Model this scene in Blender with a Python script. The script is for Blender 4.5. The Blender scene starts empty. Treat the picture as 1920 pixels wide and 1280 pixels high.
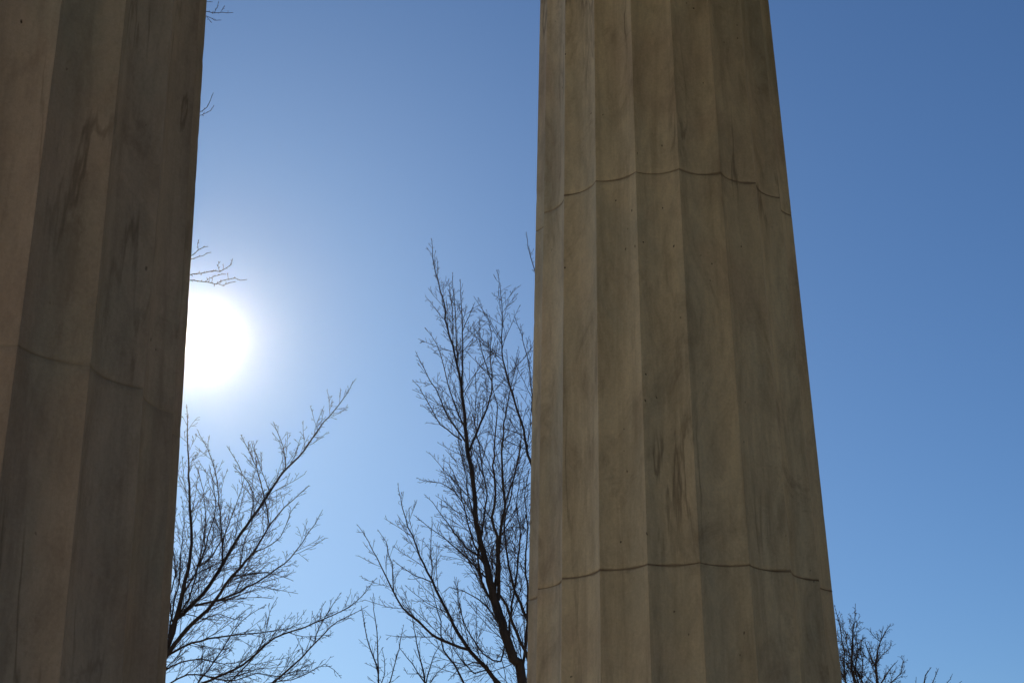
import bpy, math, random
from mathutils import Vector, Matrix
R = math.radians
scene = bpy.context.scene
COL = scene.collection

# ------------------------------------------------------------------ camera
EYE = Vector((0.0, 0.0, 1.6))
PITCH = R(23.306); ROLL = R(0.12); FPX = 2768.5          # focal length in pixels of the 1920 px wide photo
cam_d = bpy.data.cameras.new('camera'); cam = bpy.data.objects.new('camera', cam_d); COL.objects.link(cam)
scene.camera = cam
cam_d.sensor_width = 36.0; cam_d.lens = FPX / 1920 * 36.0
cam_d.clip_start = 0.05; cam_d.clip_end = 20000
fwd = Vector((0, math.cos(PITCH), math.sin(PITCH))); upv = Vector((0, -math.sin(PITCH), math.cos(PITCH)))
rgt = Vector((1, 0, 0))
r2 = math.cos(ROLL) * rgt + math.sin(ROLL) * upv; u2 = -math.sin(ROLL) * rgt + math.cos(ROLL) * upv
cam.matrix_world = Matrix((( r2.x, u2.x, -fwd.x, EYE.x), (r2.y, u2.y, -fwd.y, EYE.y), (r2.z, u2.z, -fwd.z, EYE.z), (0, 0, 0, 1)))

# ------------------------------------------------------------------ sky, sun, exposure
SUN_EL = R(22.80); SUN_AZ = R(-12.80)                      # azimuth from +Y towards +X
sun_dir = Vector((math.cos(SUN_EL) * math.sin(SUN_AZ), math.cos(SUN_EL) * math.cos(SUN_AZ), math.sin(SUN_EL)))
SKY_STRENGTH = 0.065
world = bpy.data.worlds.new('World'); scene.world = world; world.use_nodes = True
nt = world.node_tree
bg = nt.nodes['Background']; sky = nt.nodes.new('ShaderNodeTexSky')
sky.sky_type = 'NISHITA'; sky.sun_disc = True; sky.sun_intensity = 0.004; sky.sun_size = R(0.53)   # the visible disc only; the sun lamp gives the light
sky.sun_elevation = SUN_EL; sky.sun_rotation = SUN_AZ
sky.altitude = 0; sky.air_density = 1.0; sky.dust_density = 0.3; sky.ozone_density = 3.0
tint = nt.nodes.new('ShaderNodeMix'); tint.data_type = 'RGBA'; tint.blend_type = 'MULTIPLY'; tint.inputs[0].default_value = 1.0
tint.inputs[7].default_value = (0.65, 0.92, 1.21, 1)
nt.links.new(sky.outputs[0], tint.inputs[6]); nt.links.new(tint.outputs[2], bg.inputs[0]); bg.inputs[1].default_value = SKY_STRENGTH
sl = bpy.data.lights.new('sunlight', 'SUN'); sl.energy = 4.5; sl.angle = R(0.5); sl.color = (1.0, 0.93, 0.82)
so = bpy.data.objects.new('sunlight', sl); COL.objects.link(so)
so.rotation_euler = sun_dir.to_track_quat('Z', 'Y').to_euler(); so.location = (0, 0, 30)
scene.view_settings.view_transform = 'Standard'; scene.view_settings.look = 'None'
scene.view_settings.gamma = 1.0; scene.view_settings.exposure = 0.0; scene.view_settings.use_curve_mapping = False
scene.cycles.use_denoising = True; scene.cycles.use_adaptive_sampling = False
scene.cycles.volume_bounces = 0
scene.cycles.max_bounces = 8; scene.cycles.diffuse_bounces = 5

# ------------------------------------------------------------------ helpers
def tag(o, label=None, cat=None, group=None, kind=None):
    if label: o['label'] = label
    if cat: o['category'] = cat
    if group: o['group'] = group
    if kind: o['kind'] = kind
    return o

def empty(name, loc):
    o = bpy.data.objects.new(name, None); COL.objects.link(o); o.location = loc; o.empty_display_size = 0.3
    return o

def mesh_obj(name, verts, faces, mat, parent=None, smooth=False):
    me = bpy.data.meshes.new(name); me.from_pydata([tuple(v) for v in verts], [], faces); me.update()
    if mat: me.materials.append(mat)
    if smooth: me.polygons.foreach_set('use_smooth', [True] * len(me.polygons))
    o = bpy.data.objects.new(name, me); COL.objects.link(o)
    if parent: o.parent = parent
    return o

class NB:
    """small node-building helper"""
    def __init__(s, name):
        s.m = bpy.data.materials.new(name); s.m.use_nodes = True; s.t = s.m.node_tree
        s.b = s.t.nodes['Principled BSDF']
    def n(s, typ, **kw):
        nd = s.t.nodes.new(typ)
        for k, v in kw.items():
            if k in nd.inputs: nd.inputs[k].default_value = v
            else: setattr(nd, k, v)
        return nd
    def l(s, a, b): s.t.links.new(a, b)
    def noise(s, vec, scale, detail=6, rough=0.6, dist=0.0):
        nd = s.n('ShaderNodeTexNoise'); nd.inputs['Scale'].default_value = scale; nd.inputs['Detail'].default_value = detail
        nd.inputs['Roughness'].default_value = rough; nd.inputs['Distortion'].default_value = dist
        s.l(vec, nd.inputs['Vector']); return nd.outputs['Fac']
    def ramp(s, fac, stops):
        nd = s.n('ShaderNodeValToRGB'); e = nd.color_ramp.elements
        while len(e) < len(stops): e.new(0.5)
        for i, (p, c) in enumerate(stops):
            e[i].position = p; e[i].color = (c if isinstance(c, tuple) else (c, c, c)) + (1,)
        s.l(fac, nd.inputs['Fac']); return nd.outputs['Color']
    def mix(s, fac, a, b, mode='MIX'):
        nd = s.n('ShaderNodeMix'); nd.data_type = 'RGBA'; nd.blend_type = mode
        for sock, v in ((nd.inputs[0], fac), (nd.inputs[6], a), (nd.inputs[7], b)):
            if hasattr(v, 'is_output'): s.l(v, sock)
            elif isinstance(v, tuple): sock.default_value = v + (1,)
            else: sock.default_value = v
        return nd.outputs[2]
    def mapping(s, vec, scale=(1, 1, 1), rot=(0, 0, 0), loc=(0, 0, 0)):
        nd = s.n('ShaderNodeMapping'); nd.inputs['Scale'].default_value = scale
        nd.inputs['Rotation'].default_value = rot; nd.inputs['Location'].default_value = loc
        s.l(vec, nd.inputs['Vector']); return nd.outputs[0]

def marble_material(name, base, warm, dark, seed, grime=0.8):
    k = NB(name)
    tc = k.n('ShaderNodeTexCoord').outputs['Object']
    v0 = k.mapping(tc, loc=(seed, seed * 0.7, seed * 0.3))
    # broad cloudy tone
    big = k.noise(k.mapping(v0, scale=(1, 1, 0.45)), 1.7, 4, 0.55, 0.6)
    col = k.mix(k.ramp(big, [(0.35, 0.0), (0.68, 1.0)]), base, warm)
    # greenish-grey and rosy-brown cloud patches
    c1 = k.noise(k.mapping(v0, scale=(1.5, 1.5, 0.6), rot=(0.3, 0.1, 0)), 1.6, 5, 0.6, 1.0)
    col = k.mix(k.ramp(c1, [(0.46, 0.0), (0.72, 0.75)]), col, (0.44, 0.43, 0.32))
    c2 = k.noise(k.mapping(v0, scale=(1.2, 1.2, 0.8), loc=(7, 3, 1)), 1.3, 5, 0.6, 0.8)
    col = k.mix(k.ramp(c2, [(0.50, 0.0), (0.74, 0.65)]), col, (0.52, 0.37, 0.26))
    # vertical weather streaks
    st = k.noise(k.mapping(v0, scale=(9, 9, 0.5)), 2.2, 6, 0.65, 0.2)
    col = k.mix(k.ramp(st, [(0.48, 0.0), (0.74, 0.5)]), col, dark)
    # slanting grey-brown marble clouds
    vein = k.noise(k.mapping(v0, scale=(2.2, 2.2, 0.85), rot=(0.45, 0.35, 0.2)), 2.6, 9, 0.68, 1.6)
    col = k.mix(k.ramp(vein, [(0.47, 0.0), (0.58, 0.22), (0.72, 0.68)]), col, dark)
    # hair-fine veins : ridge of a warped noise
    hv = k.noise(k.mapping(v0, scale=(1.8, 1.8, 0.22), rot=(0.10, -0.07, 0)), 2.3, 6, 0.55, 0.35)
    hair = k.ramp(hv, [(0.488, 0.0), (0.499, 1.0), (0.504, 1.0), (0.515, 0.0)])
    gate = k.ramp(k.noise(v0, 1.9, 2, 0.5), [(0.48, 0.0), (0.62, 0.6)])
    g = k.n('ShaderNodeMath', operation='MULTIPLY'); k.l(hair, g.inputs[0]); k.l(gate, g.inputs[1])
    col = k.mix(g.outputs[0], col, (0.17, 0.13, 0.085))
    # rusty-brown blotches of lichen / iron
    rb = k.noise(v0, 3.4, 7, 0.7, 0.3)
    col = k.mix(k.ramp(rb, [(0.62, 0.0), (0.74, 0.6)]), col, (0.17, 0.105, 0.065))
    # fine grain
    gr = k.noise(v0, 110, 6, 0.8)
    col = k.mix(0.45, col, k.ramp(gr, [(0.3, 0.55), (0.7, 1.0)]), 'MULTIPLY')
    md = k.noise(k.mapping(v0, scale=(1, 1, 0.35)), 26, 7, 0.75, 0.4)
    col = k.mix(0.5, col, k.ramp(md, [(0.32, 0.66), (0.62, 1.0)]), 'MULTIPLY')
    # brown grime gathered in the drum joints
    sx = k.n('ShaderNodeSeparateXYZ'); k.l(tc, sx.inputs[0])
    def mth(op, a, b=None):
        nd = k.n('ShaderNodeMath', operation=op)
        for i_, v_ in enumerate((a, b)):
            if v_ is None: continue
            if hasattr(v_, 'is_output'): k.l(v_, nd.inputs[i_])
            else: nd.inputs[i_].default_value = v_
        return nd.outputs[0]
    fr = mth('FRACT', mth('ADD', mth('DIVIDE', mth('SUBTRACT', sx.outputs['Z'], 1.369), 1.409), 0.5))
    dj = mth('MULTIPLY', mth('ABSOLUTE', mth('SUBTRACT', fr, 0.5)), 1.409)
    jw = k.noise(v0, 9.0, 4, 0.6)
    jd = mth('DIVIDE', dj, mth('MULTIPLY', mth('POWER', jw, 2.5), 0.030))
    col = k.mix(k.ramp(jd, [(0.25, grime), (1.0, 0.0)]), col, (0.13, 0.085, 0.05))
    # small dark pits
    vo = k.n('ShaderNodeTexVoronoi'); vo.inputs['Scale'].default_value = 24; vo.inputs['Randomness'].default_value = 1.0
    wv = k.n('ShaderNodeMix'); wv.data_type = 'RGBA'; wv.inputs[0].default_value = 0.02
    nz = k.n('ShaderNodeTexNoise'); nz.inputs['Scale'].default_value = 30; k.l(v0, nz.inputs['Vector'])
    k.l(k.mapping(v0, scale=(1, 1, 0.6)), wv.inputs[6]); k.l(nz.outputs['Color'], wv.inputs[7]); k.l(wv.outputs[2], vo.inputs['Vector'])
    pit = k.ramp(vo.outputs['Distance'], [(0.045, 1.0), (0.085, 0.0)])
    pg = k.ramp(k.noise(v0, 6.0, 3, 0.6), [(0.50, 0.0), (0.60, 1.0)])
    pm = k.n('ShaderNodeMath', operation='MULTIPLY'); k.l(pit, pm.inputs[0]); k.l(pg, pm.inputs[1])
    col = k.mix(pm.outputs[0], col, (0.06, 0.045, 0.03))
    k.l(col, k.b.inputs['Base Color'])
    k.b.inputs['Roughness'].default_value = 0.62
    k.b.inputs['Specular IOR Level'].default_value = 0.3
    bh = k.n('ShaderNodeMath', operation='ADD'); k.l(gr, bh.inputs[0]); k.l(k.noise(k.mapping(v0, scale=(1, 1, .5)), 14, 5, 0.6), bh.inputs[1])
    b2 = k.n('ShaderNodeMath', operation='SUBTRACT'); k.l(bh.outputs[0], b2.inputs[0]); k.l(pm.outputs[0], b2.inputs[1])
    bp = k.n('ShaderNodeBump'); bp.inputs['Strength'].default_value = 0.35; bp.inputs['Distance'].default_value = 0.004
    k.l(b2.outputs[0], bp.inputs['Height']); k.l(bp.outputs[0], k.b.inputs['Normal'])
    return k.m

def simple_material(name, a, b, scale, rough=0.9, bump=0.0, stretch=(1, 1, 1)):
    k = NB(name)
    tc = k.mapping(k.n('ShaderNodeTexCoord').outputs['Object'], scale=stretch)
    f = k.noise(tc, scale, 8, 0.65)
    k.l(k.mix(k.ramp(f, [(0.3, 0.0), (0.7, 1.0)]), a, b), k.b.inputs['Base Color'])
    k.b.inputs['Roughness'].default_value = rough; k.b.inputs['Specular IOR Level'].default_value = 0.2
    if bump:
        bp = k.n('ShaderNodeBump'); bp.inputs['Strength'].default_value = 0.6; bp.inputs['Distance'].default_value = bump
        k.l(f, bp.inputs['Height']); k.l(bp.outputs[0], k.b.inputs['Normal'])
    return k.m

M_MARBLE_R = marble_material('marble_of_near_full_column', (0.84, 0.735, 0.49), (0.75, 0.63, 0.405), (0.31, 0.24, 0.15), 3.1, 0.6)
M_MARBLE_L = marble_material('marble_of_left_column', (0.63, 0.53, 0.40), (0.54, 0.44, 0.33), (0.30, 0.235, 0.17), 11.7, 0.12)  # joint grime kept faint, as if washed out by the sun's glare
M_MORTAR = simple_material('dark_mortar', (0.12, 0.085, 0.055), (0.42, 0.33, 0.22), 9, 0.95)
M_MORTAR_L = simple_material('glare_paled_mortar', (0.40, 0.33, 0.24), (0.48, 0.40, 0.29), 7, 0.95)  # mortar paled on purpose: sun glare over the joints put into its colour
M_FLOOR = simple_material('pale_stone_floor', (0.34, 0.26, 0.165), (0.27, 0.205, 0.13), 2.0, 0.8, 0.002)
M_BOUNCE_GROUND = simple_material('pale_bounce_ground', (0.50, 0.40, 0.27), (0.42, 0.33, 0.21), 0.6, 0.95, 0.02)  # unseen ground made pale and warm to bounce sunlight onto the columns
M_BARK = simple_material('brown_bark', (0.075, 0.052, 0.038), (0.035, 0.026, 0.02), 14, 0.9, 0.006, (1, 1, 0.25))
M_TWIG = simple_material('twig_bark', (0.085, 0.058, 0.042), (0.05, 0.036, 0.028), 6, 0.85)
M_TWIG_BUD = simple_material('budding_twig_bark', (0.11, 0.08, 0.05), (0.07, 0.05, 0.035), 6, 0.85)

# ------------------------------------------------------------------ ground and rotunda floor
GROUND_Z = -0.95
def disc(name, cx, cy, r, z0, z1, mat, n=96):
    vs = []
    for z in (z0, z1):
        for i in range(n):
            a = 2 * math.pi * i / n; vs.append((cx + r * math.cos(a), cy + r * math.sin(a), z))
    fs = [(i, (i + 1) % n, n + (i + 1) % n, n + i) for i in range(n)]
    fs.append(tuple(range(n, 2 * n)))
    return mesh_obj(name, vs, fs, mat)
CC = (2.95, 0.62)                                          # centre of the round colonnade
S = 4000
tag(mesh_obj('ground', [(-S, -S, GROUND_Z), (S, -S, GROUND_Z), (S, S, GROUND_Z), (-S, S, GROUND_Z)], [(0, 1, 2, 3)], M_BOUNCE_GROUND), kind='structure')
for i, rr_ in enumerate((6.6, 6.25, 5.9)):
    tag(disc('floor_step' if i < 2 else 'temple_floor', CC[0], CC[1], rr_, GROUND_Z + (0 if i == 0 else 0.316 * i + 0.002), GROUND_Z + 0.316 * (i + 1) + (0.002 if i == 2 else 0), M_FLOOR), kind='structure')

# ------------------------------------------------------------------ fluted columns
H2Z, H1Z = 2.778, 4.187                                    # the two joints in view
def col_radius(z): return 0.5147 + (z - H2Z) * (0.4837 - 0.5147) / (H1Z - H2Z)
NFL, SEG = 20, 10
def ring(z, rnd, extra=0.0, chip=0.0):
    """fluted outline; the sharp edges (arrises) are at multiples of 18 degrees"""
    r = col_radius(z) + extra
    half = r * math.sin(math.pi / NFL); base = r * math.cos(math.pi / NFL)
    depth = half * 0.34
    rc = (half * half + depth * depth) / (2 * depth)       # arc radius of one flute
    pts = []
    for f in range(NFL):
        am = (f + 0.5) * 2 * math.pi / NFL
        for s in range(SEG):
            # denser steps near the arris
            t = -math.cos(math.pi * (s / SEG)) if True else 0
            x = half * t
            d = math.sqrt(max(rc * rc - x * x, 0)) - (rc - depth)
            rad = base - d
            if s == 0:
                rad -= 0.0013 + chip * max(0.0, rnd.gauss(0, 1)) ** 2 * 0.5
            ang = am + math.atan2(x, rad); q = math.hypot(x, rad)
            pts.append((q * math.cos(ang), q * math.sin(ang), z))
    return pts

def drum(name, z0, z1, mat, parent, seed):
    rnd = random.Random(seed)
    n = NFL * SEG; verts = []; faces = []
    zs = [(z0 + 0.0010, -0.0018), (z0 + 0.0030, 0.0)]
    rows = max(6, int((z1 - z0) / 0.022))
    for i in range(1, rows): zs.append((z0 + (z1 - z0) * i / rows, 0.0))
    zs += [(z1 - 0.0030, 0.0), (z1 - 0.0010, -0.0018)]
    twist = rnd.uniform(-0.0006, 0.0006)
    for z, e in zs:
        p = ring(z, rnd, e, 0.00045)
        c, s = math.cos(twist), math.sin(twist)
        verts += [(x * c - y * s, x * s + y * c, zz) for x, y, zz in p]
    for j in range(len(zs) - 1):
        for i in range(n):
            a = j * n + i; b = j * n + (i + 1) % n
            faces.append((a, b, b + n, a + n))
    m = len(zs)
    verts.append((0, 0, zs[0][0])); verts.append((0, 0, zs[-1][0])); c0, c1 = len(verts) - 2, len(verts) - 1
    for i in range(n):
        faces.append((c0, (i + 1) % n, i)); faces.append((c1, (m - 1) * n + i, (m - 1) * n + (i + 1) % n))
    o = mesh_obj(name, verts, faces, mat, parent)
    # smooth inside a flute, sharp on its edges and on the end chamfers
    me = o.data
    me.polygons.foreach_set('use_smooth', [True] * (len(faces) - 2 * n) + [False] * (2 * n))
    sharp = [False] * len(me.edges)
    for e in me.edges:
        a, b = e.vertices
        if a < m * n and b < m * n and a % n == b % n and (a % n) % SEG == 0: sharp[e.index] = True
    at = me.attributes.new('sharp_edge', 'BOOLEAN', 'EDGE'); at.data.foreach_set('value', sharp)
    return o

def mortar(z, mat, parent, seed):
    rnd = random.Random(seed); n = NFL * SEG; verts = []; faces = []
    for k, zz in enumerate((z - 0.0018, z + 0.0018)):
        p = ring(zz, rnd, -0.0016, 0.0)
        verts += p
    # let the mortar sit deeper in some stretches than in others
    dv = [0.0015 * math.sin(i * 0.11 + seed) + 0.001 * math.sin(i * 0.37 + seed * 2) for i in range(n)]
    verts = [(x * (1 - dv[i % n] / 0.5), y * (1 - dv[i % n] / 0.5), zz) for i, (x, y, zz) in enumerate(verts)]
    for i in range(n):
        faces.append((i, (i + 1) % n, n + (i + 1) % n, n + i))
    return mesh_obj('mortar_joint', verts, faces, mat, parent, True)

TOPZ = 5.93
def column(name, loc, phase, mat, label, seed):
    root = empty(name, loc); tag(root, label, 'column', 'fluted marble columns of the rotunda', 'thing')
    dz = H1Z - H2Z
    zz = [0.0, H2Z - dz, H2Z, H1Z, H1Z + dz, TOPZ]
    for i in range(5):
        drum('drum', zz[i], zz[i + 1], mat, root, seed + i)
    for i in range(1, 5): mortar(zz[i], M_MORTAR if seed == 100 else M_MORTAR_L, root, seed + 50 + i)
    # capital: necking rings and echinus (lathe), then a square abacus
    prof = [(0.0, 0.40), (0.0, col_radius(TOPZ) - 0.004), (0.03, col_radius(TOPZ) + 0.012), (0.05, col_radius(TOPZ) + 0.012), (0.055, col_radius(TOPZ) + 0.022),
            (0.075, col_radius(TOPZ) + 0.022), (0.12, 0.52), (0.18, 0.60), (0.235, 0.645), (0.27, 0.645), (0.27, 0.3)]
    n = 64; vs = []; fs = []
    for z, r in prof:
        for i in range(n):
            a = 2 * math.pi * i / n; vs.append((r * math.cos(a), r * math.sin(a), TOPZ + z))
    for j in range(len(prof) - 1):
        for i in range(n):
            fs.append((j * n + i, j * n + (i + 1) % n, (j + 1) * n + (i + 1) % n, (j + 1) * n + i))
    cap = mesh_obj('capital', vs, fs, mat, root, True)
    w = 0.66; z0, z1 = TOPZ + 0.272, TOPZ + 0.47
    bv = [(x * w, y * w, z) for z in (z0, z1) for x, y in ((-1, -1), (1, -1), (1, 1), (-1, 1))]
    mesh_obj('abacus', bv, [(3, 2, 1, 0), (4, 5, 6, 7), (0, 1, 5, 4), (1, 2, 6, 5), (2, 3, 7, 6), (3, 0, 4, 7)], mat, root)
    root.rotation_euler[2] = phase
    return root

D = 5.0
ax = R(6.5556)
column('fluted_column', (D * math.sin(ax), D * math.cos(ax), 0), R(181.15), M_MARBLE_R,
       'wide pale marble column right of centre with two dark drum joints in view', 100)
aL = R(-22.0144); DL = D * 0.687865
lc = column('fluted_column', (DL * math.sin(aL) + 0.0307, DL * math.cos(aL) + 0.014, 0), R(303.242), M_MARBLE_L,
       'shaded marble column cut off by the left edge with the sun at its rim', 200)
# the rest of the round colonnade stands beside and behind the camera; its sunlit shafts light the shaded ones
for kk in range(2, 12):
    aa = math.atan2(4.35, -2.38) + R(30) * kk
    column('fluted_column', (CC[0] + 4.96 * math.cos(aa), CC[1] + 4.96 * math.sin(aa), 0), R(30) * kk, M_MARBLE_L,
           'sunlit marble column of the same rotunda, standing beside or behind the camera', 300 + 7 * kk)
lean = Matrix.Rotation(-0.0098971, 4, 'Y') @ Matrix.Rotation(0.0045324, 4, 'X')
lc.rotation_euler = (lean @ Matrix.Rotation(R(303.242), 4, 'Z')).to_euler()

# ring beam, cornice and shallow dome that shade the colonnade from above (over the top of the picture)
def lathe(name, prof, c, mat, parent=None, n=96):
    vs = []; fs = []
    for r, z in prof:
        for i in range(n):
            a = 2 * math.pi * i / n; vs.append((r * math.cos(a), r * math.sin(a), z))
    m = len(prof)
    for j in range(m):
        for i in range(n):
            a = j * n + i; b = j * n + (i + 1) % n; a2 = ((j + 1) % m) * n + i; b2 = ((j + 1) % m) * n + (i + 1) % n
            fs.append((a, b, b2, a2))
    o = mesh_obj(name, vs, fs, mat, parent); return o
M_BEAM = simple_material('darkened_ceiling_stone', (0.24, 0.185, 0.12), (0.18, 0.14, 0.09), 1.5, 0.85)  # ceiling darkened so that less bounced light reaches the column tops
bt = 6.402
beam = empty('rotunda_roof', (CC[0], CC[1], bt)); tag(beam, 'round marble beam and dome resting on the columns', 'roof')
lathe('ring_beam', [(4.58, 0), (5.36, 0), (5.36, 0.55), (5.42, 0.56), (5.42, 1.05), (4.58, 1.05)], CC, M_BEAM, beam)
lathe('cornice', [(4.60, 1.053), (5.55, 1.053), (5.62, 1.14), (5.62, 1.25), (4.60, 1.25)], CC, M_BEAM, beam)
dp = [(4.85, 1.253)]
for i in range(1, 9):
    a = math.radians(90 * i / 8); dp.append((4.85 * math.cos(a) + 0.02, 1.253 + 1.9 * math.sin(a)))
dp += [(0.02, 3.0)] + [(4.62 * math.cos(math.radians(90 * i / 8)) + 0.02, 1.253 + 1.7 * math.sin(math.radians(90 * i / 8))) for i in range(7, -1, -1)]
lathe('dome', dp, CC, M_BEAM, beam)


# ------------------------------------------------------------------ bare trees
def at(px, py, Y):
    """world point seen at photo pixel (px, py) at the forward distance Y metres"""
    d = fwd + r2 * ((px - 960) / FPX) - u2 * ((py - 640) / FPX)
    return EYE + d * (Y / d.y)

class Tubes:
    def __init__(s): s.v = []; s.f = []
    def add(s, pts, rads, n):
        base = len(s.v); L = len(pts)
        t = (pts[1] - pts[0]).normalized()
        ref = Vector((0.3, 0.9, 0.2)) if abs(t.y) < 0.8 else Vector((1, 0, 0))
        u = t.cross(ref).normalized()
        for i in range(L):
            t = (pts[min(i + 1, L - 1)] - pts[max(i - 1, 0)])
            if t.length < 1e-7: t = Vector((0, 0, 1))
            t.normalize()
            u = (u - t * u.dot(t)).normalized(); w = t.cross(u)
            for j in range(n):
                a = 2 * math.pi * j / n
                s.v.append(pts[i] + (u * math.cos(a) + w * math.sin(a)) * rads[i])
        for i in range(L - 1):
            for j in range(n):
                a = base + i * n + j; b = base + i * n + (j + 1) % n
                s.f.append((a, b, b + n, a + n))
        s.f.append(tuple(base + (L - 1) * n + j for j in range(n)))
    def obj(s, name, mat, parent):
        off = parent.location
        return mesh_obj(name, [p - off for p in s.v], s.f, mat, parent, True)

def smooth_path(P, step, rnd, wob):
    """Catmull-Rom through P with a little crookedness"""
    out = []; Q = [P[0] * 2 - P[1]] + list(P) + [P[-1] * 2 - P[-2]]
    for i in range(1, len(Q) - 2):
        a, b, c, d = Q[i - 1], Q[i], Q[i + 1], Q[i + 2]
        n = max(1, int((c - b).length / step))
        for j in range(n):
            t = j / n
            p = 0.5 * ((2 * b) + (c - a) * t + (2 * a - 5 * b + 4 * c - d) * t * t + (3 * b - a - 3 * c + d) * t ** 3)
            out.append(p)
    out.append(P[-1].copy())
    for i in range(1, len(out) - 1):
        out[i] = out[i] + Vector((rnd.gauss(0, wob), rnd.gauss(0, wob), rnd.gauss(0, wob)))
    return out

def rand_perp(t, rnd):
    v = Vector((rnd.gauss(0, 1), rnd.gauss(0, 1), rnd.gauss(0, 1)))
    v = v - t * v.dot(t)
    return v.normalized()

def grow(tb, p0, d, length, rad, level, cfg, rnd):
    """one curved twig with its own side twigs"""
    n = 5 if level <= 1 else (4 if level == 2 else 3)
    pts = [p0.copy()]; dirs = [d.copy()]
    seg = length / n; dd = d.copy()
    for i in range(n):
        dd = (dd + Vector((rnd.gauss(0, cfg['kink']), rnd.gauss(0, cfg['kink']), rnd.gauss(0, cfg['kink']) + cfg['up'] / n))).normalized()
        pts.append(pts[-1] + dd * seg); dirs.append(dd.copy())
    tip = max(cfg['tip'], rad * 0.35)
    rads = [rad + (tip - rad) * (i / n) for i in range(n + 1)]
    tb.add(pts, rads, 4 if level == 1 else 3)
    if level >= cfg['levels']: 
        return
    gap = cfg['gap'][level]
    s = gap * rnd.uniform(0.5, 1.3)
    while s < length * 0.98:
        i = min(int(s / seg), n - 1); f = s / seg - i
        p = pts[i].lerp(pts[i + 1], f); t = dirs[i + 1]
        ang = R(rnd.uniform(*cfg['ang']) + (0 if level < 2 else 14))
        q = (t * math.cos(ang) + rand_perp(t, rnd) * math.sin(ang)).normalized()
        lo, hi = cfg['len'][level + 1]
        L = min(hi, lo + (length - s) * rnd.uniform(0.12, 0.55))
        grow(tb, p, q, L, max(cfg['tip'], rads[i] * 0.62), level + 1, cfg, rnd)
        s += gap * rnd.uniform(0.5, 1.6)

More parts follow.
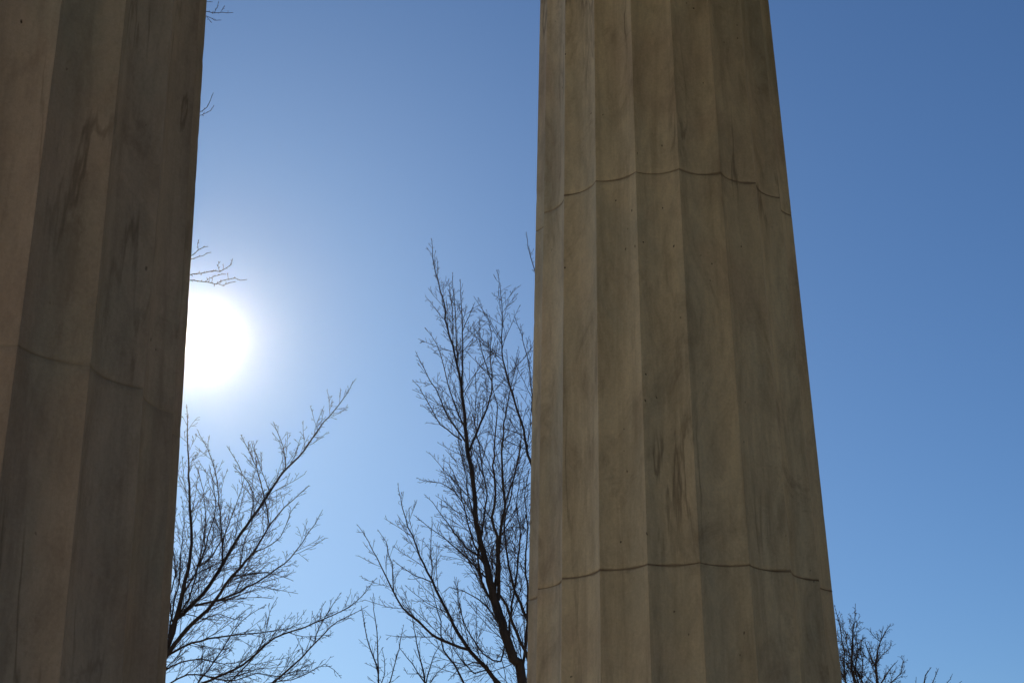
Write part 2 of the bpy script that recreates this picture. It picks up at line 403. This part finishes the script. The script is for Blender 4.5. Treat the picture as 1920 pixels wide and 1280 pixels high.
def make_tree(name, label, Y, trunk_px, limbs, cfg, seed, group=None, mats=(None, None), depth=1.0):
    rnd = random.Random(seed)
    P = [at(x, y, Y) for x, y, r in trunk_px]
    base = P[0].copy(); base.z = GROUND_Z - 0.05
    root = empty(name, (base.x, base.y, GROUND_Z)); tag(root, label, 'tree', group)
    px = Y / FPX                                            # metres per photo pixel here
    m_bark = mats[0] or M_BARK; m_twig = mats[1] or M_TWIG
    rp = [r * px for x, y, r in trunk_px]
    # trunk down to the ground
    foot_r = rp[0] * (1 + 0.10 * (P[0].z - GROUND_Z)) 
    lean_x = cfg.get('foot_dx', 0.0)
    base.x += lean_x; root.location.x += lean_x
    mid = base.lerp(P[0], 0.5); mid.x += 0.06
    TP = [base, base.lerp(P[0], 0.12), mid] + P
    TR = [foot_r * 1.45, foot_r, (foot_r + rp[0]) / 2] + rp
    # little depth wander on the upper trunk
    for i in range(4, len(TP)):
        TP[i] = TP[i] + (TP[i] - EYE).normalized() * (rnd.uniform(-1, 1) * 0.12 * depth)
    crown = Tubes(); tip = cfg['tip']
    def radii(path, ctrl, cr):
        # radius by arc length between control radii
        cum = [0.0]
        for i in range(1, len(path)): cum.append(cum[-1] + (path[i] - path[i - 1]).length)
        cc = [0.0]
        for i in range(1, len(ctrl)): cc.append(cc[-1] + (ctrl[i] - ctrl[i - 1]).length)
        out = []
        for c in cum:
            q = c / cum[-1] * cc[-1]; j = 0
            while j < len(cc) - 2 and cc[j + 1] < q: j += 1
            f = (q - cc[j]) / max(cc[j + 1] - cc[j], 1e-6)
            out.append(cr[j] + (cr[j + 1] - cr[j]) * min(max(f, 0), 1))
        return out
    def dress(path, rads, dens, spur, start=0.0):
        cum = 0.0; total = sum((path[i + 1] - path[i]).length for i in range(len(path) - 1))
        nb = cfg['gap'][0] * rnd.uniform(0.4, 1.0) / dens + start * total; ns = cfg['spur_gap'] + start * total
        for i in range(len(path) - 1):
            a, b = path[i], path[i + 1]; L = (b - a).length; t = (b - a).normalized()
            while nb < cum + L:
                p = a.lerp(b, (nb - cum) / L); ang = R(rnd.uniform(*cfg['ang']))
                q = (t * math.cos(ang) + rand_perp(t, rnd) * math.sin(ang)).normalized()
                rem = (total - nb)
                ln = min(cfg['len'][1][1] * rnd.uniform(0.45, 1.0), rem * rnd.uniform(0.2, 0.6) + cfg['len'][1][0] * 0.15)
                grow(crown, p, q, ln, max(tip, min(rads[i] * 0.5, ln * 0.007)), 1, cfg, rnd)
                nb += cfg['gap'][0] / dens * rnd.uniform(0.4, 1.6)
            while ns < cum + L:
                p = a.lerp(b, (ns - cum) / L); ang = R(rnd.uniform(45, 85))
                q = (t * math.cos(ang) + rand_perp(t, rnd) * math.sin(ang)).normalized()
                grow(crown, p, q, rnd.uniform(*cfg['spur']) * spur * min(1.0, 0.35 + 0.65 * (total - ns) / min(14 * cfg['spur'][1], 0.5 * total)), tip * cfg.get('bud', 0.9), 9, cfg, rnd)
                ns += cfg['spur_gap'] * rnd.uniform(0.4, 1.6)
            cum += L
    path = smooth_path(TP, cfg['step'], rnd, cfg['wob'])
    rads = radii(path, TP, TR)
    tb = Tubes(); tb.add(path, rads, 10); tb.obj('trunk', m_bark, root)
    cut = next((i for i, p in enumerate(path) if p.z > P[0].z - 0.3), 0)
    if cfg.get('dress_trunk', True): dress(path[cut:], rads[cut:], 1.0, 1.0)
    for li, lb in enumerate(limbs):
        pts_px, r0, r1 = lb[0], lb[1], lb[2]
        dens = lb[3] if len(lb) > 3 else 1.0
        side = rnd.choice((-1, 1)) * rnd.uniform(0.3, 1.0) * depth
        # the limb leaves its parent and leans nearer or farther
        Q = []; n = len(pts_px)
        tot = math.hypot(pts_px[-1][0] - pts_px[0][0], pts_px[-1][1] - pts_px[0][1]) * px
        for i, (x, y) in enumerate(pts_px):
            dY = side * 0.38 * tot * (i / (n - 1)) ** 1.2
            Q.append(at(x, y, Y + dY))
        pth = smooth_path(Q, cfg['step'], rnd, cfg['wob'])
        rd = radii(pth, [Q[0], Q[-1]], [r0 * px * 1.2, max(r1 * px, tip)])
        tb = Tubes(); tb.add(pth, rd, 7); tb.obj('limb', m_bark, root)
        dress(pth, rd, dens, 1.0, 0.04)
    crown.obj('crown', m_twig, root)
    print(name, 'crown faces', len(crown.f))
    return root

def cfg_for(Y, **kw):
    p = Y / FPX
    c = dict(step=16 * p, wob=0.8 * p, kink=0.075, up=0.16, tip=0.38 * p, levels=3, ang=(20, 50),
             gap=[15.5 * p, 12 * p, 8 * p], len={1: (16 * p, 140 * p), 2: (6 * p, 55 * p), 3: (3.5 * p, 15 * p)},
             spur_gap=5.5 * p, spur=(3 * p, 11 * p))
    c.update(kw); return c

# tree behind the gap: one leaning dark stem with many upright limbs
YM = 22.0
M_tr = [(981, 1285, 9.5), (963, 1235, 9), (946, 1184, 8.5), (931, 1139, 8.5), (919, 1087, 7), (912, 1053, 6), (900, 1012, 5.2), (893, 977, 4.8), (890, 926, 4.4), (884, 881, 4.2),
        (876, 840, 4), (871, 781, 3.4), (866, 729, 2.9), (857, 681, 2.3), (850, 647, 2.0), (837, 612, 1.7), (833, 571, 1.5), (823, 533, 1.2), (814, 499, 0.9), (809, 447, 0.45)]
M_l = [
 ([(875, 832), (840, 781), (826, 750), (806, 712), (788, 674), (779, 658)], 1.6, .4),
 ([(866, 825), (826, 795), (802, 753), (785, 726), (773, 712)], 1.3, .4),
 ([(867, 722), (867, 661), (867, 609), (864, 557), (863, 523)], 1.6, .4),
 ([(857, 683), (855, 612), (853, 574), (850, 537), (849, 511)], 1.3, .4),
 ([(871, 800), (857, 770), (843, 729), (833, 688), (819, 647), (797, 614)], 1.3, .4),
 ([(880, 845), (905, 781), (919, 746), (922, 712), (919, 660), (921, 626), (916, 606)], 2.0, .4),
 ([(867, 622), (878, 595), (884, 580), (891, 566)], .8, .4),
 ([(922, 715), (909, 678), (898, 633), (900, 592)], 1.1, .4),
 ([(1006, 890), (989, 850), (981, 805), (970, 770), (960, 736), (950, 702), (941, 660), (941, 592), (938, 540), (931, 506)], 2.4, .4),
 ([(1006, 820), (999, 775), (995, 712), (988, 667), (977, 626), (965, 593)], 1.4, .4),
 ([(934, 1125), (936, 1046), (938, 995), (946, 943), (943, 891), (941, 849), (946, 798), (953, 750), (964, 695), (974, 658)], 3.2, .4),
 ([(927, 1115), (934, 1046), (931, 1005), (924, 970), (929, 926), (924, 874), (926, 856), (929, 808), (933, 763), (924, 729), (921, 700)], 3.0, .5),
 ([(940, 1285), (912, 1252), (881, 1218), (860, 1187), (843, 1156), (826, 1122), (809, 1087), (788, 1043), (774, 1005), (759, 970), (750, 933), (746, 905)], 3.6, .4),
 ([(881, 1218), (843, 1206), (812, 1190), (785, 1163), (754, 1139), (737, 1108), (723, 1080), (707, 1046), (689, 1015), (670, 983)], 2.4, .4),
 ([(738, 1109), (738, 1080), (730, 1039), (723, 1015), (708, 992)], 1.1, .4),
 ([(812, 1092), (792, 1085), (764, 1070), (737, 1049)], 1.0, .4),
 ([(809, 1087), (809, 1029), (809, 984), (810, 968)], 1.1, .4),
 ([(917, 1087), (888, 1060), (860, 1032), (833, 1008), (805, 988), (776, 965)], 1.5, .4),
 ([(905, 1052), (874, 1025), (853, 998), (829, 967), (812, 943), (795, 926)], 1.4, .4),
 ([(910, 1062), (884, 1005), (871, 953), (857, 902), (840, 867), (829, 860)], 1.7, .4),
 ([(866, 940), (853, 922), (826, 905), (798, 903), (781, 895)], 1.0, .4),
 ([(1004, 1275), (992, 1240), (977, 1201), (960, 1166), (950, 1135), (937, 1115)], 3.0, 2.4),
 ([(1003, 1200), (989, 1160), (970, 1118), (957, 1074), (950, 1032), (946, 977), (958, 930), (966, 880), (975, 830)], 2.6, .5),
 ([(872, 1285), (853, 1245), (830, 1218), (826, 1166), (815, 1120), (806, 1090)], 1.8, .4),
 ([(945, 1183), (922, 1150), (895, 1120), (868, 1106), (842, 1100), (828, 1112)], 1.5, .4),
 ([(950, 1192), (938, 1240), (908, 1226), (880, 1186), (866, 1150), (858, 1110), (852, 1080)], 1.6, .4),
 ([(975, 1285), (985, 1210), (990, 1120), (985, 1050), (990, 990), (984, 930), (992, 880)], 2.6, .6),
 ([(931, 1139), (905, 1095), (897, 1040), (905, 985), (912, 930), (905, 880), (898, 830), (890, 780), (893, 730), (889, 690)], 2.0, .4),
 ([(965, 1240), (955, 1180), (962, 1120), (970, 1060), (976, 1000), (968, 950), (975, 900), (985, 860)], 2.2, .5),
 ([(946, 945), (960, 905), (972, 862), (978, 815), (973, 775), (968, 742)], 1.4, .4),
 ([(1015, 560), (1002, 504), (995, 484), (990, 463), (987, 435)], 1.2, .4, .5),
 ([(893, 980), (878, 930), (872, 880), (863, 850), (858, 800), (862, 760)], 1.3, .4),
 ([(930, 1285), (915, 1250), (890, 1240), (862, 1252), (840, 1275)], 1.4, .5),
 ([(912, 1255), (890, 1262), (868, 1240), (850, 1215), (845, 1180), (852, 1150)], 1.2, .4),
]
make_tree('bare_tree', 'bare tree with a thick leaning dark stem just left of the wide marble column', YM, M_tr, M_l,
          cfg_for(YM, foot_dx=0.5), 7)

# tree rising behind the left column, limbs fanning to the right
YL = 17.0
L_tr = [(262, 1330, 9), (285, 1275, 8), (306, 1236, 6.5), (318, 1205, 5.2), (330, 1160, 4.6), (345, 1100, 3.8), (360, 1020, 3.0), (357, 950, 2.5), (355, 890, 1.8), (352, 830, 1.2), (350, 758, .45)]
L_l = [
 ([(306, 1236), (350, 1180), (400, 1130), (435, 1080), (475, 1035), (505, 985), (535, 950), (580, 910)], 3.8, .4),
 ([(318, 1195), (330, 1162), (370, 1125), (410, 1070), (445, 1010), (480, 960), (510, 915), (535, 880), (570, 845), (600, 800), (635, 760), (667, 710)], 3.6, .4),
 ([(365, 1135), (415, 1122), (465, 1100), (505, 1075), (545, 1045), (575, 1005), (605, 955)], 2.0, .4),
 ([(410, 1075), (417, 1060), (416, 1015), (412, 960), (407, 900), (395, 855), (370, 805)], 1.6, .4),
 ([(345, 1110), (375, 1055), (395, 990), (404, 950), (398, 900), (392, 870)], 1.6, .4),
 ([(505, 985), (497, 940), (485, 890), (470, 850), (452, 815)], 1.3, .4),
 ([(535, 878), (530, 835), (522, 812), (512, 790)], .9, .4),
 ([(470, 970), (475, 925), (455, 890), (440, 860), (425, 835)], 1.1, .4),
 ([(310, 1230), (360, 1205), (425, 1192), (490, 1185), (540, 1177), (580, 1165)], 2.0, .4),
 ([(340, 1300), (380, 1280), (425, 1260), (470, 1235), (515, 1195), (570, 1175), (620, 1155), (670, 1125), (707, 1082)], 2.3, .4),
 ([(500, 1290), (550, 1245), (590, 1205), (620, 1175), (650, 1155), (690, 1135)], 1.8, .4),
 ([(435, 1080), (470, 1076), (500, 1072), (530, 1080), (550, 1088)], 1.0, .4),
 ([(365, 1290), (400, 1240), (415, 1220), (440, 1180), (470, 1150), (500, 1133)], 1.4, .4),
 ([(315, 1205), (322, 1150), (335, 1090), (338, 1040), (345, 980), (340, 930)], 1.6, .4),
 ([(330, 1160), (355, 1120), (366, 1080), (380, 1020), (385, 960), (378, 905), (365, 870)], 1.6, .4),
 ([(375, 1060), (400, 1040), (425, 990), (440, 950), (452, 920), (460, 880)], 1.2, .4),
 ([(340, 1100), (370, 1075), (400, 1060), (430, 1040), (462, 1030), (490, 1020)], 1.1, .4),
 ([(300, 1260), (340, 1240), (380, 1235), (420, 1245), (450, 1240), (480, 1225)], 1.4, .4),
 ([(300, 1290), (350, 1265), (400, 1270), (440, 1275), (480, 1262), (520, 1268), (560, 1255), (590, 1262)], 1.4, .5),
 ([(420, 1285), (455, 1255), (485, 1215), (500, 1180), (505, 1150), (520, 1120)], 1.2, .4),
 ([(318, 1165), (350, 1150), (380, 1160), (410, 1150), (440, 1160), (462, 1150)], 1.0, .4),
 ([(425, 1100), (450, 1060), (455, 1020), (470, 990), (480, 950), (492, 925)], 1.0, .4),
 ([(475, 1035), (510, 1020), (535, 990), (545, 960), (560, 940)], .9, .4),
 ([(470, 1285), (530, 1275), (575, 1262), (610, 1245), (640, 1270)], 1.0, .4),
 ([(325, 1180), (318, 1120), (330, 1070), (322, 1000), (332, 950)], 1.3, .4),
 ([(590, 1205), (600, 1170), (625, 1130), (640, 1110)], .8, .4),
]
make_tree('bare_tree', 'bare tree fanning out to the right from behind the left column, below the sun', YL, L_tr, L_l,
          cfg_for(YL, foot_dx=-0.3), 21)

# young saplings' tops at the bottom of the gap
YS = 27.0
S_tr = [(712, 1300, 1.7), (711, 1280, 1.6), (706, 1245, 1.4), (692, 1211, 1.1), (684, 1177, .8), (677, 1135, .42)]
S_l = [([(710, 1262), (708, 1235), (706, 1184), (701, 1125), (700, 1112)], 1.2, .4, .5),
       ([(714, 1300), (730, 1276), (744, 1235), (752, 1197), (757, 1170)], 1.1, .4, .7),
       ([(712, 1290), (722, 1262), (722, 1235), (716, 1215)], .8, .4, .7)]
make_tree('sapling', 'thin sapling with a few upright stems at the bottom, left of the leaning bare tree', YS, S_tr, S_l,
          cfg_for(YS, levels=2, len={1: (8 * YS / FPX, 34 * YS / FPX), 2: (4 * YS / FPX, 12 * YS / FPX), 3: (.03, .05)}), 33)
S2_tr = [(800, 1300, 1.8), (797, 1280, 1.7), (788, 1235, 1.3), (778, 1190, .9), (774, 1157, .42)]
S2_l = [([(798, 1285), (802, 1265), (812, 1232), (828, 1205)], 1.2, .4, .8),
        ([(797, 1280), (774, 1245), (755, 1221), (748, 1212)], 1.1, .4, .8),
        ([(800, 1295), (820, 1262), (845, 1240)], 1.0, .4),
        ([(795, 1270), (782, 1262), (764, 1262), (757, 1250)], .7, .4)]
make_tree('sapling', 'forked sapling top at the bottom edge, between the thin sapling and the leaning bare tree', 25.0, S2_tr, S2_l,
          cfg_for(25.0, levels=2, len={1: (8 * .009, 38 * .009), 2: (4 * .009, 14 * .009), 3: (.03, .05)}), 34)

# far trees right of the right-hand column
YR = 42.0
R_tr = [(1612, 1300, 3.4), (1603, 1278, 3.0), (1597, 1254, 2.4), (1599, 1219, 1.8), (1599, 1179, 1.2), (1602, 1163, .8), (1604, 1131, .35)]
R_l = [
 ([(1596, 1300), (1585, 1278), (1581, 1218), (1577, 1183), (1570, 1155), (1564, 1133)], 1.8, .35, 1.2),
 ([(1630, 1300), (1603, 1252), (1584, 1236), (1572, 1230)], 1.8, .4, 1.2),
 ([(1612, 1290), (1594, 1225), (1587, 1200), (1580, 1180)], 1.2, .4, 1.2),
 ([(1612, 1295), (1618, 1240), (1612, 1215), (1616, 1200)], 1.2, .4, 1.2),
 ([(1592, 1290), (1575, 1250), (1572, 1225), (1568, 1200)], 1.2, .4, 1.2),
 ([(1600, 1260), (1608, 1230), (1606, 1205), (1596, 1170), (1592, 1160)], .9, .35),
]
crg = cfg_for(YR, levels=3, tip=0.36 * YR / FPX, kink=0.2, gap=[7 * YR / FPX, 6 * YR / FPX, 5 * YR / FPX],
              len={1: (14 * YR / FPX, 60 * YR / FPX), 2: (6 * YR / FPX, 18 * YR / FPX), 3: (3 * YR / FPX, 7 * YR / FPX)}, spur_gap=5 * YR / FPX, spur=(3 * YR / FPX, 7 * YR / FPX))
make_tree('bare_tree', 'distant bare tree with a thin pointed top, touching the right edge of the marble column', YR, R_tr, R_l, crg, 41)
R2_tr = [(1644, 1300, 3.0), (1643, 1278, 2.6), (1642, 1248, 2.0), (1646, 1219, 1.4), (1651, 1201, 1.0), (1661, 1183, .7), (1671, 1170, .35)]
R2_l = [
 ([(1642, 1250), (1629, 1222), (1623, 1203), (1606, 1196)], 1.3, .35),
 ([(1650, 1202), (1641, 1193), (1627, 1178)], .6, .35),
 ([(1645, 1290), (1657, 1270), (1669, 1254), (1683, 1238)], 1.4, .35),
 ([(1655, 1290), (1675, 1276), (1690, 1262), (1694, 1240), (1690, 1228)], 1.2, .35),
 ([(1642, 1262), (1632, 1240), (1620, 1228), (1612, 1224)], 1.0, .35),
 ([(1642, 1245), (1654, 1228), (1668, 1215), (1672, 1205)], .8, .35),
 ([(1643, 1285), (1625, 1270), (1618, 1250)], 1.0, .35),
 ([(1651, 1203), (1653, 1185), (1656, 1172)], .5, .35),
]
make_tree('bare_tree', 'distant bare tree with a rounded branching top, in the bottom right of the photo', YR + 3, R2_tr, R2_l, crg, 42)
R3_tr = [(1727, 1300, 1.6), (1732, 1278, 1.3), (1736, 1264, 1.0), (1746, 1250, .4)]
R3_l = [([(1735, 1300), (1750, 1278), (1756, 1262), (1760, 1252)], 1.1, .35),
        ([(1732, 1300), (1716, 1280), (1718, 1268)], .8, .35),
        ([(1745, 1300), (1768, 1286), (1782, 1272), (1786, 1262)], 1.0, .35),
        ([(1750, 1300), (1790, 1288), (1803, 1276)], .9, .35)]
make_tree('bare_tree', 'lowest bare treetop just showing at the bottom edge of the sky, farthest right', YR + 6, R3_tr, R3_l,
          cfg_for(YR + 6, levels=2, tip=0.36 * YR / FPX, gap=[14 * .017, 8 * .017, 5 * .017], len={1: (6 * .017, 18 * .017), 2: (3 * .017, 9 * .017), 3: (.03, .05)}, spur_gap=6 * .017, spur=(2 * .017, 6 * .017)), 43)

# budding tree hidden behind the left column; only its twig ends come out beside the rim
YT = 12.0
q = YT / FPX
T_tr = [(120, 1330, 17), (130, 1000, 15), (150, 700, 12), (175, 450, 9), (195, 220, 6.5), (215, 60, 5), (235, -80, 3.5), (250, -220, 2)]
T_l = [
 ([(210, 90), (290, 55), (350, 32), (388, 23), (402, 24), (416, 23), (437, 24)], 1.65, .4, .5),
 ([(402, 24), (407, 13), (410, 3)], 0.39, .4, .1),
 ([(414, 23), (418, 16), (421, 11)], 0.33, .4, .1),
 ([(330, 40), (365, 28), (388, 31), (402, 37), (415, 38)], 0.61, .4, .1),
 ([(388, 32), (392, 38), (397, 43)], 0.33, .4, .1),
 ([(340, 34), (375, 10), (390, 3), (398, 4)], 0.44, .4, .1),
 ([(200, 250), (290, 240), (350, 222), (378, 208), (389, 202), (394, 189), (400, 174)], 1.21, .4, .1),
 ([(345, 224), (378, 215), (389, 212), (396, 206), (401, 198)], 0.44, .4, .1),
 ([(175, 560), (260, 520), (330, 495), (364, 475), (372, 469), (383, 463), (390, 462)], 1.10, .4, .3),
 ([(372, 469), (371, 456), (373, 449)], 0.33, .4, .1),
 ([(320, 500), (364, 484), (381, 480), (396, 473)], 0.55, .4, .4),
 ([(178, 600), (270, 545), (330, 522), (362, 514), (376, 511), (395, 509), (411, 508), (425, 502), (434, 496), (436, 485)], 1.32, .4, .5),
 ([(411, 508), (409, 496), (413, 490)], 0.33, .4, .1),
 ([(330, 524), (362, 526), (376, 528), (391, 529), (405, 531), (416, 527), (426, 524), (441, 522), (450, 526), (463, 524)], 0.72, .4, .6),
 ([(405, 531), (418, 535), (432, 530), (442, 528)], 0.44, .4, .3),
 ([(384, 529), (400, 518), (414, 514), (424, 514)], 0.39, .4, .3),
]
tb_cfg = cfg_for(YT, levels=2, kink=0.26, up=0.5, tip=0.5 * q, ang=(30, 70), gap=[20 * q, 12 * q, 8 * q], dress_trunk=True,
                 len={1: (8 * q, 22 * q), 2: (3 * q, 8 * q), 3: (2 * q, 4 * q)}, spur_gap=6 * q, spur=(3 * q, 7 * q), step=9 * q, bud=1.9)
make_tree('budding_tree', 'tree hidden behind the left column, only budding twig ends poke out past its rim', YT, T_tr, T_l, tb_cfg, 55,
          mats=(M_BARK, M_TWIG_BUD), depth=0.5)

# ------------------------------------------------------------------ thin haze added to the air to give the sun its glow
def box(name, x0, x1, y0, y1, z0, z1, mat):
    v = [(x, y, z) for z in (z0, z1) for x, y in ((x0, y0), (x1, y0), (x1, y1), (x0, y1))]
    return mesh_obj(name, v, [(3, 2, 1, 0), (4, 5, 6, 7), (0, 1, 5, 4), (1, 2, 6, 5), (2, 3, 7, 6), (3, 0, 4, 7)], mat)
hm = bpy.data.materials.new('sun_glow_haze'); hm.use_nodes = True; t = hm.node_tree
t.nodes.remove(t.nodes['Principled BSDF'])
pv = t.nodes.new('ShaderNodeVolumePrincipled'); pv.inputs['Color'].default_value = (1, 0.93, 0.80, 1)
pv.inputs['Density'].default_value = 0.0000185; pv.inputs['Anisotropy'].default_value = 0.97
t.links.new(pv.outputs[0], t.nodes['Material Output'].inputs['Volume'])
HZ = box('haze', -60, 60, -12, 110, GROUND_Z - 1, 60, hm); tag(HZ, 'faint haze added to the air for the glow around the low sun', 'haze', kind='stuff')
